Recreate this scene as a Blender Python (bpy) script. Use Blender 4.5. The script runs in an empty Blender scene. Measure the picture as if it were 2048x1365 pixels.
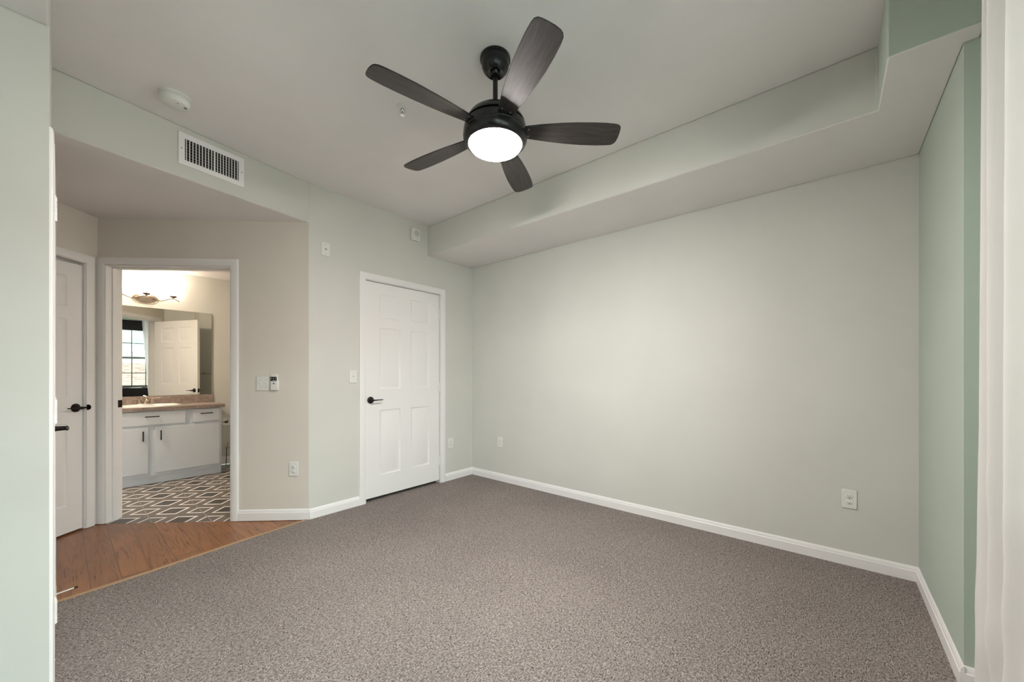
import bpy, bmesh, math, random
from mathutils import Vector, Matrix
random.seed(4)
C = bpy.context.scene.collection
S = bpy.context.scene
PI = math.pi
R = math.radians

# ---------------------------------------------------------------- camera, world, exposure
cam_d = bpy.data.cameras.new('camera'); cam = bpy.data.objects.new('camera', cam_d); C.objects.link(cam)
cam_d.sensor_width = 36.0; cam_d.lens = 758.0 / 2048.0 * 36.0
cam_d.shift_y = 66.5 / 2048.0
cam_d.clip_start = 0.02
cam.location = (0, 0, 1.19)
cam.rotation_euler = (R(90), 0, R(-50))
S.camera = cam
S.view_settings.view_transform = 'Standard'
S.view_settings.look = 'None'
S.view_settings.exposure = 1.38
S.view_settings.gamma = 1.0
S.view_settings.use_curve_mapping = False
SKY = 7.0
FAN_LAMP = 130.0
BATH_LAMP = 5.0
BATH_FILL_LAMP = 60.0  # strength of the added bathroom fill
w = bpy.data.worlds.new('sky'); S.world = w; w.use_nodes = True
bgn = w.node_tree.nodes['Background']
bgn.inputs['Strength'].default_value = SKY
# overcast sky, brighter on the side the windows face and towards the zenith
_wt = w.node_tree; _tc = _wt.nodes.new('ShaderNodeTexCoord'); _sp = _wt.nodes.new('ShaderNodeSeparateXYZ'); _wt.links.new(_tc.outputs['Generated'], _sp.inputs[0])
_a = _wt.nodes.new('ShaderNodeMath'); _a.operation = 'MULTIPLY_ADD'; _wt.links.new(_sp.outputs['Y'], _a.inputs[0]); _a.inputs[1].default_value = -0.45; _a.inputs[2].default_value = 0.45
_b = _wt.nodes.new('ShaderNodeMath'); _b.operation = 'MULTIPLY_ADD'; _wt.links.new(_sp.outputs['Z'], _b.inputs[0]); _b.inputs[1].default_value = 0.25; _wt.links.new(_a.outputs[0], _b.inputs[2])
_r = _wt.nodes.new('ShaderNodeValToRGB'); _wt.links.new(_b.outputs[0], _r.inputs[0])
_r.color_ramp.elements[0].color = (0.22, 0.27, 0.28, 1); _r.color_ramp.elements[1].color = (1.10, 1.28, 1.29, 1)
_wt.links.new(_r.outputs[0], bgn.inputs['Color'])

# room dimensions (metres, z = 0 is the carpet)
YA, XB, YC, XR, YW = 3.275, 3.16, -0.39, 2.21, -0.43      # door wall, long wall, right wall, its outside corner, window wall
XG, YF, XL = -0.026, 2.144, -1.6                          # closet return, left near wall, far left wall
ZC, ZS, ZH = 2.76, 2.45, 2.435                            # ceiling, soffit, hall ceiling
P0 = Vector((1.31, YA)); P1 = Vector((0.191, 4.47))
DW = (P0 - P1).normalized(); DL = (P0 - P1).length
AD = math.atan2(DW.y, DW.x)
EV = Vector((-DW.y, DW.x))                                # out of the hall through the bathroom wall
AE = math.atan2(EV.y, EV.x)
H0 = Vector((XG, 3.05)); HV = (P0 - H0).normalized(); AH = math.atan2(HV.y, HV.x)
YM = 6.14                                                 # mirror wall

# light comes in through two real windows
for i, (x0, x1) in enumerate(((-0.55, 0.41), (0.51, 1.47))):
    ld = bpy.data.lights.new('portal', 'AREA'); ld.shape = 'RECTANGLE'; ld.size = x1 - x0; ld.size_y = 1.40
    ld.cycles.is_portal = True
    lo = bpy.data.objects.new('window_portal', ld); C.objects.link(lo)
    lo.location = ((x0 + x1) / 2, YW - 0.14, 1.58); lo.rotation_euler = (R(90), 0, 0)

# ---------------------------------------------------------------- materials
def mat(name, color, rough=0.5, metal=0.0, spec=0.5):
    m = bpy.data.materials.new(name); m.use_nodes = True
    b = m.node_tree.nodes['Principled BSDF']
    b.inputs['Base Color'].default_value = (*color, 1)
    b.inputs['Roughness'].default_value = rough
    b.inputs['Metallic'].default_value = metal
    b.inputs['Specular IOR Level'].default_value = spec
    return m
class N:
    """small node helper"""
    def __init__(s, m):
        s.m = m; s.t = m.node_tree; s.b = s.t.nodes['Principled BSDF']; s.n = s.t.nodes; s.l = s.t.links
        s.tc = s.n.new('ShaderNodeTexCoord')
    def obj(s, scale=(1, 1, 1), rot=(0, 0, 0), loc=(0, 0, 0)):
        mp = s.n.new('ShaderNodeMapping'); s.l.new(s.tc.outputs['Object'], mp.inputs[0])
        mp.inputs['Scale'].default_value = scale; mp.inputs['Rotation'].default_value = rot; mp.inputs['Location'].default_value = loc
        return mp.outputs[0]
    def noise(s, vec, scale, detail=3, rough=0.5, dist=0.0):
        t = s.n.new('ShaderNodeTexNoise'); s.l.new(vec, t.inputs['Vector'])
        t.inputs['Scale'].default_value = scale; t.inputs['Detail'].default_value = detail
        t.inputs['Roughness'].default_value = rough; t.inputs['Distortion'].default_value = dist
        return t.outputs['Fac']
    def math(s, op, a, b=None, c=None):
        t = s.n.new('ShaderNodeMath'); t.operation = op
        for i, v in enumerate((a, b, c)):
            if v is None: continue
            if isinstance(v, (int, float)): t.inputs[i].default_value = v
            else: s.l.new(v, t.inputs[i])
        return t.outputs[0]
    def ramp(s, fac, stops, interp='LINEAR'):
        t = s.n.new('ShaderNodeValToRGB'); t.color_ramp.interpolation = interp
        e = t.color_ramp.elements
        while len(e) < len(stops): e.new(0.5)
        for k, (p, c) in enumerate(stops): e[k].position = p; e[k].color = (*c, 1)
        s.l.new(fac, t.inputs[0]); return t.outputs[0]
    def mix(s, fac, a, b, mode='MIX'):
        t = s.n.new('ShaderNodeMix'); t.data_type = 'RGBA'; t.blend_type = mode
        for i, v in ((0, fac), (6, a), (7, b)):
            if isinstance(v, (int, float)): t.inputs[i].default_value = v
            elif isinstance(v, tuple): t.inputs[i].default_value = (*v, 1)
            else: s.l.new(v, t.inputs[i])
        return t.outputs[2]
    def sep(s, vec):
        t = s.n.new('ShaderNodeSeparateXYZ'); s.l.new(vec, t.inputs[0]); return t.outputs
    def comb(s, x, y, z=0.0):
        t = s.n.new('ShaderNodeCombineXYZ')
        for i, v in enumerate((x, y, z)):
            if isinstance(v, (int, float)): t.inputs[i].default_value = v
            else: s.l.new(v, t.inputs[i])
        return t.outputs[0]
    def color(s, c): s.l.new(c, s.b.inputs['Base Color'])
    def rough(s, c): s.l.new(c, s.b.inputs['Roughness'])
    def bump(s, h, strength=0.3, dist=0.002):
        t = s.n.new('ShaderNodeBump'); t.inputs['Strength'].default_value = strength; t.inputs['Distance'].default_value = dist
        s.l.new(h, t.inputs['Height']); s.l.new(t.outputs[0], s.b.inputs['Normal'])

def painted(name, color, rough=0.6, peel=220, strength=0.12, vary=0.03):
    m = mat(name, color, rough, 0, 0.3); n = N(m); v = n.obj()
    n.bump(n.noise(v, peel, 2), strength, 0.001)
    f = n.noise(v, 1.7, 3)
    n.color(n.ramp(f, [(0.3, tuple(c * (1 - vary) for c in color)), (0.7, tuple(min(1, c * (1 + vary)) for c in color))]))
    return m
M_WALL = painted('sage_wall_paint', (0.655, 0.655, 0.610), 0.62)
M_WALL_SHADED = painted('shaded_wall_paint', (0.47, 0.545, 0.475), 0.62)  # wall paint with the window side's dimmer, greener shade put into the colour
M_WALL3 = painted('beige_hall_paint', (0.735, 0.69, 0.62), 0.62)
M_CEIL = painted('ceiling_paint', (0.83, 0.795, 0.79), 0.8, 140, 0.15)
M_TRIM = painted('white_trim_paint', (0.86, 0.85, 0.84), 0.35, 60, 0.03, 0.01)
M_BLACK = mat('matte_black_metal', (0.012, 0.012, 0.012), 0.32, 0.3)
M_BRONZE = mat('dark_bronze_metal', (0.022, 0.015, 0.011), 0.35, 0.8)
M_FAN = mat('satin_black_metal', (0.016, 0.0165, 0.0165), 0.24, 0.3)
M_PLASTIC = mat('white_plastic', (0.78, 0.78, 0.75), 0.35)
M_DARK = mat('dark_slot', (0.01, 0.01, 0.01), 0.8)
M_GREY = mat('grey_plastic', (0.35, 0.35, 0.34), 0.5)
M_SCREW = mat('dull_steel_screw', (0.45, 0.44, 0.42), 0.45, 0.7)
M_CHROME = mat('chrome', (0.75, 0.74, 0.72), 0.12, 1.0)
M_NICKEL = mat('brushed_nickel', (0.50, 0.43, 0.35), 0.3, 1.0)
M_BRASS = mat('aged_brass', (0.16, 0.11, 0.07), 0.5, 0.3)
M_CAB = painted('white_cabinet_paint', (0.74, 0.79, 0.87), 0.35, 80, 0.04, 0.01)
M_PORC = mat('white_porcelain', (0.85, 0.84, 0.82), 0.1)
M_MIRROR = mat('mirror_glass', (0.88, 0.90, 0.88), 0.005, 1.0)
M_PAPER = mat('white_paper', (0.80, 0.78, 0.74), 0.9)
M_CARD = mat('brown_card', (0.25, 0.18, 0.12), 0.9)
M_STRIP = mat('pale_oak_strip', (0.42, 0.27, 0.15), 0.5)
M_VENTBACK = mat('duct_shade_black', (0.012, 0.011, 0.01), 0.9)
M_WINF = mat('bronze_window_frame', (0.06, 0.065, 0.06), 0.5)
M_BLIND = mat('black_blind', (0.006, 0.006, 0.005), 0.6, 0, 0.2)
M_SLAT = mat('pale_blind_slat', (0.5, 0.5, 0.48), 0.5)

def emis(name, color, strength):
    m = bpy.data.materials.new(name); m.use_nodes = True; b = m.node_tree.nodes['Principled BSDF']
    b.inputs['Base Color'].default_value = (0.9, 0.9, 0.9, 1); b.inputs['Roughness'].default_value = 0.4
    b.inputs['Emission Color'].default_value = (*color, 1); b.inputs['Emission Strength'].default_value = strength
    return m
M_LENS = emis('lit_opal_lens', (1.0, 0.925, 0.885), FAN_LAMP)
M_SHADE = emis('lit_frosted_glass', (1.0, 0.84, 0.66), BATH_LAMP)
M_BATHFILL = emis('fill_light_lens', (1.0, 0.85, 0.68), BATH_FILL_LAMP)
M_GLASS = bpy.data.materials.new('window_glass'); M_GLASS.use_nodes = True
_n = M_GLASS.node_tree.nodes; _n.remove(_n['Principled BSDF'])
_t = _n.new('ShaderNodeBsdfTransparent'); _t.inputs[0].default_value = (0.93, 0.96, 0.95, 1)
_g = _n.new('ShaderNodeBsdfGlossy'); _g.inputs['Roughness'].default_value = 0.02
_x = _n.new('ShaderNodeMixShader'); _x.inputs[0].default_value = 0.06
M_GLASS.node_tree.links.new(_t.outputs[0], _x.inputs[1]); M_GLASS.node_tree.links.new(_g.outputs[0], _x.inputs[2])
M_GLASS.node_tree.links.new(_x.outputs[0], _n['Material Output'].inputs[0])

def make_carpet():
    m = mat('loop_carpet', (0.2, 0.18, 0.17), 0.95, 0, 0.05); n = N(m)
    # rows of loops run along the long axis of the room, broken into dashes
    v1 = n.obj((1, 2.7, 1)); v2 = n.obj((2.7, 1, 1)); v = n.obj()
    a = n.noise(v1, 84, 1.5, 0.5, 0.5)
    b = n.noise(v2, 84, 1.5, 0.5, 0.5)
    g = n.noise(v, 340, 2, 0.7)
    sw = n.noise(v, 20, 1)
    sw = n.math('GREATER_THAN', sw, 0.54)
    ab = n.math('ADD', n.math('MULTIPLY', a, n.math('SUBTRACT', 1.0, sw)), n.math('MULTIPLY', b, sw))
    h = n.math('ADD', n.math('MULTIPLY', ab, 0.60), n.math('MULTIPLY', g, 0.40))
    big = n.noise(v, 1.3, 3)
    col = n.ramp(h, [(0.36, (0.052, 0.043, 0.039)), (0.455, (0.19, 0.163, 0.151)), (0.54, (0.30, 0.266, 0.248)), (0.64, (0.48, 0.435, 0.41))])
    tint = n.ramp(big, [(0.3, (0.92, 0.91, 0.91)), (0.7, (1.08, 1.07, 1.06))])
    n.color(n.mix(1.0, col, tint, 'MULTIPLY'))
    n.bump(h, 0.9, 0.006)
    return m
M_CARPET = make_carpet()

def make_oak():
    m = mat('oak_planks', (0.3, 0.13, 0.05), 0.3, 0, 0.5); n = N(m)
    v = n.obj(loc=(-0.108 + 0.1245 * 20, 0, 0)); x, y, z = n.sep(v)
    px = n.math('DIVIDE', x, 0.1245); pid = n.math('FLOOR', px); fx = n.math('FRACT', px)
    wn = n.n.new('ShaderNodeTexWhiteNoise'); wn.noise_dimensions = '1D'; n.l.new(pid, wn.inputs['W'])
    off = n.math('MULTIPLY', wn.outputs[0], 1.3)
    py = n.math('DIVIDE', n.math('ADD', y, off), 0.9); yid = n.math('FLOOR', py); fy = n.math('FRACT', py)
    wn2 = n.n.new('ShaderNodeTexWhiteNoise'); wn2.noise_dimensions = '2D'; n.l.new(n.comb(pid, yid), wn2.inputs['Vector'])
    rnd = wn2.outputs[0]
    gx = n.math('ADD', n.math('MULTIPLY', x, 9.0), n.math('MULTIPLY', rnd, 37.0))
    gy = n.math('ADD', n.math('MULTIPLY', y, 0.9), n.math('MULTIPLY', rnd, 19.0))
    gv = n.comb(gx, gy)
    base = n.noise(gv, 1.0, 2, 0.5, 0.3)
    rings = n.math('SINE', n.math('MULTIPLY', base, 60.0))
    rings = n.math('MULTIPLY', n.math('ADD', rings, 1.0), 0.5)
    fine = n.noise(n.comb(n.math('MULTIPLY', gx, 14.0), gy), 3.0, 3, 0.7)
    f = n.math('ADD', n.math('MULTIPLY', rings, 0.13), n.math('MULTIPLY', fine, 0.87))
    col = n.ramp(f, [(0.25, (0.12, 0.043, 0.015)), (0.5, (0.265, 0.104, 0.036)), (0.8, (0.40, 0.175, 0.062))])
    tone = n.ramp(rnd, [(0.0, (0.78, 0.78, 0.8)), (1.0, (1.12, 1.08, 1.02))])
    col = n.mix(1.0, col, tone, 'MULTIPLY')
    ex = n.math('MINIMUM', fx, n.math('SUBTRACT', 1.0, fx)); ey = n.math('MINIMUM', fy, n.math('SUBTRACT', 1.0, fy))
    seam = n.math('MINIMUM', n.math('MULTIPLY', ex, 0.1245), n.math('MULTIPLY', ey, 0.9))
    sm = n.math('LESS_THAN', seam, 0.0014)
    n.color(n.mix(sm, col, (0.04, 0.018, 0.01)))
    n.bump(n.math('SUBTRACT', 1.0, sm), 0.35, 0.001)
    n.rough(n.math('ADD', n.math('MULTIPLY', f, 0.15), 0.22))
    return m
M_OAK = make_oak()

def make_tile():
    m = mat('patterned_tile', (0.2, 0.18, 0.16), 0.35); n = N(m); P = 0.317
    v = n.obj(loc=(-0.633 + P * 10.5, -4.39 + P * 20.5, 0)); x, y, z = n.sep(v)
    fx = n.math('FRACT', n.math('DIVIDE', x, P)); fy = n.math('FRACT', n.math('DIVIDE', y, P))
    ax = n.math('ABSOLUTE', n.math('SUBTRACT', fx, 0.5)); ay = n.math('ABSOLUTE', n.math('SUBTRACT', fy, 0.5))
    l1 = n.math('MULTIPLY', n.math('ADD', ax, ay), P)           # distance from the main diamonds' centres
    l2 = n.math('SUBTRACT', P, l1)                              # distance from the diamonds on the joints
    def lt(a, b): return n.math('LESS_THAN', a, b)
    grain = n.noise(n.obj((1, 1, 1)), 90, 3)
    taupe = n.ramp(grain, [(0.3, (0.135, 0.112, 0.098)), (0.7, (0.185, 0.158, 0.140))])
    dark = n.ramp(grain, [(0.3, (0.052, 0.045, 0.040)), (0.7, (0.080, 0.070, 0.062))])
    mid = n.ramp(grain, [(0.3, (0.095, 0.080, 0.070)), (0.7, (0.135, 0.115, 0.102))])
    white = (0.84, 0.81, 0.76)
    c = n.mix(lt(l1, 0.116), taupe, white); c = n.mix(lt(l1, 0.092), c, dark)
    c = n.mix(lt(l2, 0.102), c, white); c = n.mix(lt(l2, 0.080), c, mid)
    stripe = n.math('MULTIPLY', lt(n.math('FRACT', n.math('DIVIDE', l2, 0.03)), 0.3), lt(l2, 0.075))
    c = n.mix(n.math('MULTIPLY', stripe, 0.6), c, (0.24, 0.2, 0.17))
    jx = n.math('GREATER_THAN', ax, 0.5 - 0.0035 / P)
    y2 = n.math('FRACT', n.math('DIVIDE', y, P * 2)); ay2 = n.math('ABSOLUTE', n.math('SUBTRACT', y2, 0.5))
    jy = n.math('GREATER_THAN', ay2, 0.5 - 0.001 / P)
    j = n.math('MAXIMUM', jx, jy)
    n.color(n.mix(j, c, (0.30, 0.24, 0.20)))
    n.bump(n.math('SUBTRACT', 1.0, j), 0.4, 0.001)
    return m
M_TILE = make_tile()

def make_blade():
    m = mat('dark_walnut_blade', (0.04, 0.035, 0.03), 0.42, 0, 0.35); n = N(m)
    v = n.obj((3.0, 40, 40)); f = n.noise(v, 1.6, 5, 0.65, 0.8)
    n.color(n.ramp(f, [(0.3, (0.017, 0.0145, 0.013)), (0.5, (0.034, 0.029, 0.027)), (0.72, (0.062, 0.053, 0.049))]))
    n.bump(f, 0.1, 0.0005)
    return m
M_BLADE = make_blade()

def make_laminate():
    m = mat('stone_laminate', (0.3, 0.2, 0.15), 0.35); n = N(m); v = n.obj()
    f = n.noise(v, 16, 6, 0.7, 1.0)
    n.color(n.ramp(f, [(0.25, (0.17, 0.125, 0.108)), (0.5, (0.30, 0.235, 0.205)), (0.75, (0.45, 0.37, 0.32))]))
    return m
M_LAM = make_laminate()

def make_fabric():
    m = mat('white_curtain_fabric', (0.80, 0.795, 0.77), 0.9, 0, 0.1); n = N(m)
    v = n.obj((1, 1, 1)); n.bump(n.noise(v, 600, 2), 0.2, 0.0008)
    n.b.inputs['Subsurface Weight'].default_value = 0.0
    n.b.inputs['Sheen Weight'].default_value = 0.1
    tr = n.n.new('ShaderNodeBsdfTranslucent'); tr.inputs[0].default_value = (0.8, 0.8, 0.77, 1)
    mx = n.n.new('ShaderNodeMixShader'); mx.inputs[0].default_value = 0.22
    n.l.new(n.b.outputs[0], mx.inputs[1]); n.l.new(tr.outputs[0], mx.inputs[2]); n.l.new(mx.outputs[0], n.n['Material Output'].inputs[0])
    return m
M_FABRIC = make_fabric()

def make_brick():
    m = mat('pale_brick', (0.3, 0.2, 0.16), 0.9); n = N(m); x, y, z = n.sep(n.obj())
    t = n.n.new('ShaderNodeTexBrick'); n.l.new(n.comb(x, z), t.inputs['Vector'])
    t.inputs['Scale'].default_value = 1.0; t.inputs['Brick Width'].default_value = 0.22; t.inputs['Row Height'].default_value = 0.075
    t.inputs['Mortar Size'].default_value = 0.008
    t.inputs['Color1'].default_value = (0.22, 0.12, 0.09, 1); t.inputs['Color2'].default_value = (0.30, 0.20, 0.16, 1); t.inputs['Mortar'].default_value = (0.36, 0.33, 0.30, 1)
    n.color(t.outputs[0]); return m
M_BRICK = make_brick()
def make_siding():
    m = mat('cream_lap_siding', (0.34, 0.33, 0.30), 0.7); n = N(m); x, y, z = n.sep(n.obj())
    f = n.math('FRACT', n.math('DIVIDE', z, 0.12))
    n.bump(f, 1.0, 0.02); return m
M_SIDING = make_siding()
M_BOUNCE_GROUND = mat('pale_bounce_ground', (0.50, 0.50, 0.46), 0.95)  # ground made pale to bounce daylight up to the ceiling
M_EXTWHITE = mat('exterior_white_trim', (0.6, 0.6, 0.58), 0.6)
M_EXTPANE = mat('exterior_pane', (0.25, 0.3, 0.3), 0.15)

# ---------------------------------------------------------------- mesh helpers
class MB:
    def __init__(s): s.bm = bmesh.new(); s.mats = []
    def box(s, x0, x1, y0, y1, z0, z1, mi=0, M=None):
        co = [(x0, y0, z0), (x1, y0, z0), (x1, y1, z0), (x0, y1, z0), (x0, y0, z1), (x1, y0, z1), (x1, y1, z1), (x0, y1, z1)]
        vs = [s.bm.verts.new(M @ Vector(c) if M else c) for c in co]
        for f in ((0, 3, 2, 1), (4, 5, 6, 7), (0, 1, 5, 4), (1, 2, 6, 5), (2, 3, 7, 6), (3, 0, 4, 7)):
            fc = s.bm.faces.new([vs[i] for i in f]); fc.material_index = mi
        return s
    def prism(s, pts, z0, z1, mi=0):
        a = [s.bm.verts.new((p[0], p[1], z0)) for p in pts]; b = [s.bm.verts.new((p[0], p[1], z1)) for p in pts]
        n = len(pts)
        s.bm.faces.new(a[::-1]).material_index = mi; s.bm.faces.new(b).material_index = mi
        for i in range(n): s.bm.faces.new((a[i], a[(i + 1) % n], b[(i + 1) % n], b[i])).material_index = mi
        return s
    def lathe(s, prof, org=(0, 0, 0), axis='Z', seg=32, sx=1, sy=1, mi=0, M=None):
        rings = []
        T = {'Z': Matrix.Identity(3), 'Y': Matrix(((1, 0, 0), (0, 0, 1), (0, 1, 0))), 'X': Matrix(((0, 0, 1), (0, 1, 0), (1, 0, 0)))}[axis]
        o = Vector(org)
        def P(v):
            q = o + T @ Vector(v); return M @ q if M else q
        for r, z in prof:
            if r < 1e-6: rings.append([s.bm.verts.new(P((0, 0, z)))])
            else: rings.append([s.bm.verts.new(P((r * sx * math.cos(2 * PI * k / seg), r * sy * math.sin(2 * PI * k / seg), z))) for k in range(seg)])
        for A, B in zip(rings, rings[1:]):
            for k in range(seg):
                k2 = (k + 1) % seg
                if len(A) == 1 and len(B) == 1: continue
                if len(A) == 1: f = (A[0], B[k2], B[k])
                elif len(B) == 1: f = (A[k], A[k2], B[0])
                else: f = (A[k], A[k2], B[k2], B[k])
                s.bm.faces.new(f).material_index = mi
        for Rg in (rings[0], rings[-1]):
            if len(Rg) > 2:
                try: s.bm.faces.new(Rg).material_index = mi
                except ValueError: pass
        return s
    def tube(s, pts, r, seg=12, mi=0):
        pts = [Vector(p) for p in pts]; rings = []
        rs = r if isinstance(r, (list, tuple)) else [r] * len(pts)
        prev = None
        for i, p in enumerate(pts):
            t = (pts[min(i + 1, len(pts) - 1)] - pts[max(i - 1, 0)]).normalized()
            if prev is None:
                u = t.orthogonal().normalized()
            else:
                u = (prev - t * prev.dot(t)).normalized()
            prev = u; v = t.cross(u)
            rings.append([s.bm.verts.new(p + (u * math.cos(2 * PI * k / seg) + v * math.sin(2 * PI * k / seg)) * rs[i]) for k in range(seg)])
        for A, B in zip(rings, rings[1:]):
            for k in range(seg): s.bm.faces.new((A[k], A[(k + 1) % seg], B[(k + 1) % seg], B[k])).material_index = mi
        s.bm.faces.new(rings[0][::-1]).material_index = mi; s.bm.faces.new(rings[-1]).material_index = mi
        return s
    def build(s, name, mats, parent=None, bevel=0, kind=None, loc=None, rot=None, solid=0, bseg=2):
        bm = s.bm; bmesh.ops.recalc_face_normals(bm, faces=bm.faces)
        me = bpy.data.meshes.new(name); 
        for f in bm.faces: f.smooth = True
        bm.to_mesh(me); bm.free(); me.set_sharp_from_angle(angle=R(35))
        if not isinstance(mats, (list, tuple)): mats = [mats]
        for m in mats: me.materials.append(m)
        o = bpy.data.objects.new(name, me); C.objects.link(o)
        if parent is not None: o.parent = parent
        if loc is not None: o.location = loc
        if rot is not None: o.rotation_euler = rot
        if bevel:
            b = o.modifiers.new('bevel', 'BEVEL'); b.width = bevel; b.segments = bseg; b.limit_method = 'ANGLE'; b.angle_limit = R(40)
        if kind: o['kind'] = kind
        return o

def tag(o, label, cat, group=None):
    o['label'] = label; o['category'] = cat
    if group: o['group'] = group
    return o
def thing(name, label, cat, loc=(0, 0, 0), rotz=0, group=None):
    o = bpy.data.objects.new(name, None); C.objects.link(o); o.empty_display_size = 0.05
    o.location = loc; o.rotation_euler = (0, 0, rotz)
    return tag(o, label, cat, group)
def sroot(name, loc=(0, 0, 0), rotz=0):
    o = bpy.data.objects.new(name, None); C.objects.link(o); o.empty_display_size = 0.05
    o.location = loc; o.rotation_euler = (0, 0, rotz); o['kind'] = 'structure'
    return o

def wall(name, org, ang, length, z0, z1, t=0.12, holes=(), x0=0.0, paint=None):
    """wall face at local y = 0, thickness towards +y; holes = (xa, xb, za, zb)"""
    m = MB(); xs = [x0]
    for h in sorted(holes): 
        m.box(xs[-1], h[0], 0, t, z0, z1)
        if h[2] > z0: m.box(h[0], h[1], 0, t, z0, h[2])
        if h[3] < z1: m.box(h[0], h[1], 0, t, h[3], z1)
        xs.append(h[1])
    m.box(xs[-1], length, 0, t, z0, z1)
    o = m.build(name, paint or M_WALL, kind='structure', loc=(org[0], org[1], 0), rot=(0, 0, ang))
    return o

BH, BT = 0.083, 0.013
def baseboard(name, segs, h=BH):
    """segs: list of (p, q) floor points with the room on the right-hand side of p->q reversed; local y < 0 is the room"""
    m = MB()
    for p, q in segs:
        p = Vector(p); q = Vector(q); d = (q - p).normalized(); n = Vector((d.y, -d.x))   # into the room
        prof = [(0, 0), (BT, 0), (BT, h - 0.026), (BT - 0.003, h - 0.022), (BT - 0.003, h - 0.014), (BT - 0.008, h - 0.004), (BT - 0.010, h), (0, h)]
        a = [m.bm.verts.new((p.x + n.x * y, p.y + n.y * y, z)) for y, z in prof]
        b = [m.bm.verts.new((q.x + n.x * y, q.y + n.y * y, z)) for y, z in prof]
        k = len(prof)
        for i in range(k): m.bm.faces.new((a[i], a[(i + 1) % k], b[(i + 1) % k], b[i]))
        m.bm.faces.new(a[::-1]); m.bm.faces.new(b)
    return m.build(name, M_TRIM, kind='structure')

# ---------------------------------------------------------------- walls
DOOR_A = (1.804 - P0.x, 2.680 - P0.x, 0, 2.066)
wall('wall_back', P0, 0, XB + 0.12 - P0.x, 0, ZC, holes=[DOOR_A])
wall('wall_right', (XB, YA + 0.12), -PI / 2, YA + 0.12 - YC + 0.12, 0, ZC)
# right wall return: long leg, outside corner, window wall
MB().box(XR, XB + 0.12, YC - 0.16, YC, 0, ZC).build('wall_front_right', M_WALL_SHADED, kind='structure')
WIN = [(-1.47, -0.51, 0.88, 2.28), (-0.41, 0.55, 0.88, 2.28)]
wall('wall_front', (0, YW), PI, 1.72, 0, ZC, t=0.14, holes=WIN, x0=-XR, paint=M_WALL_SHADED)
wall('wall_far_left', (XL, YW - 0.1), PI / 2, YF - YW + 0.2, 0, ZC)
# near left wall, the closet return with its door, the hall
wall('wall_left', (XL, YF), 0, XG - XL - 0.12, 0, ZC)
DOOR_G = (2.222 - YF, 2.832 - YF, 0, 2.022)
wall('wall_closet', (XG, YF), PI / 2, 3.17 - YF, 0, ZC, holes=[DOOR_G])
DOOR_D = (0.060, 1.022, 0, 2.062)
wall('wall_hall_back', P1, AD, DL, 0, ZC, t=0.128, holes=[DOOR_D], x0=-2.3, paint=M_WALL3)
EL = 1.62
Eo = P1 - EV * EL
DOOR_E = (EL - 0.095 - 0.72, EL - 0.095, 0, 2.052)
wall('wall_hall_left', Eo, AE, EL, 0, ZC, holes=[DOOR_E], paint=M_WALL3)
MB().box(-1.05, XG - 0.12, 3.05, 3.17, 0, ZC).box(-1.12, -1.0, 3.05, 3.5, 0, ZC).build('wall_hall_front', M_WALL3, kind='structure')
MB().box(1.50, XB + 0.12, 3.98, 4.08, 0, ZC).box(1.42, 1.50, YA + 0.12, 4.08, 0, ZC).box(1.42, XB + .12, YA + 0.02, 4.08, ZC - 0.1, ZC).build('wall_closet_back', M_WALL, kind='structure')
MB().box(XB, XB + 0.12, YA + 0.12, 4.08, 0, ZC).build('wall_closet_right', M_WALL, kind='structure')
MB().box(-0.72, -0.64, YF + 0.12, 3.05, 0, ZC).box(-0.64, XG - 0.12, YF + .02, YF + .12, 0, ZC).box(-0.72, XG - .12, YF + 0.1, 3.05, 2.3, 2.4).build('wall_closet_left', M_WALL, kind='structure')
_a = Eo - DW * 0.7 + DW * 0.0
MB().box(-0.1, EL, 0.62, 0.70, 0, ZC).box(-0.18, -0.1, 0.0, 0.70, 0, ZC).box(-0.1, EL, 0.1, 0.7, 2.3, 2.4).build('wall_hall_closet', M_WALL, kind='structure', loc=(Eo.x, Eo.y, 0), rot=(0, 0, AE))
# header over the hall opening (painted face, ceiling-coloured underside)
def two_tone(name, pts, z0, z1):
    m = MB().prism(pts, z0, z1)
    bmesh.ops.recalc_face_normals(m.bm, faces=m.bm.faces)
    for f in m.bm.faces:
        if f.normal.z < -0.5: f.material_index = 1
        elif name == 'ceiling_soffit' and f.calc_center_median().y < -0.1: f.material_index = 2  # faces near the window wall get the shade painted in
    return m.build(name, [M_WALL, M_CEIL, M_WALL_SHADED], kind='structure', bevel=0.006)
hn = Vector((-HV.y, HV.x)) * 0.12
two_tone('wall_header', [H0 - HV * 0.02, P0, P0 + Vector((0.02, 0.05)), P0 + hn - HV * 0.1, H0 + hn - HV * 0.02], ZH, ZC)
two_tone('wall_alcove_header', [(XL, YW), (XG, YW), (XG, YF), (XL, YF)], ZH, ZC)
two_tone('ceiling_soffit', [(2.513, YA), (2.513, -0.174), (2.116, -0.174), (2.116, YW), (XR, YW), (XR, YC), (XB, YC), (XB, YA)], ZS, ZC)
MB().prism([(XL - .12, YW - .14), (XB + .12, YW - .14), (XB + .12, YA + .12), (-1.12, YA + .12), (-1.12, YF), (XL - .12, YF)], ZC, ZC + 0.1).build('ceiling', M_CEIL, kind='structure')
dn = EV * 0.128
MB().prism([H0 + hn * 0.5, P0 + Vector((0.0, 0.05)), P0 + dn * 0.5, P1 + dn * 0.5, Eo + Vector((-0.1, 0.1)), (-1.1, 3.1), (XG - 0.06, 3.1)], ZH + 0.0015, ZH + 0.08).build('ceiling_hall', M_CEIL, kind='structure')
D2 = P0 + EV * 0.128
BX = 2.2
Bq = D2 - DW * 0.0 
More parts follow.
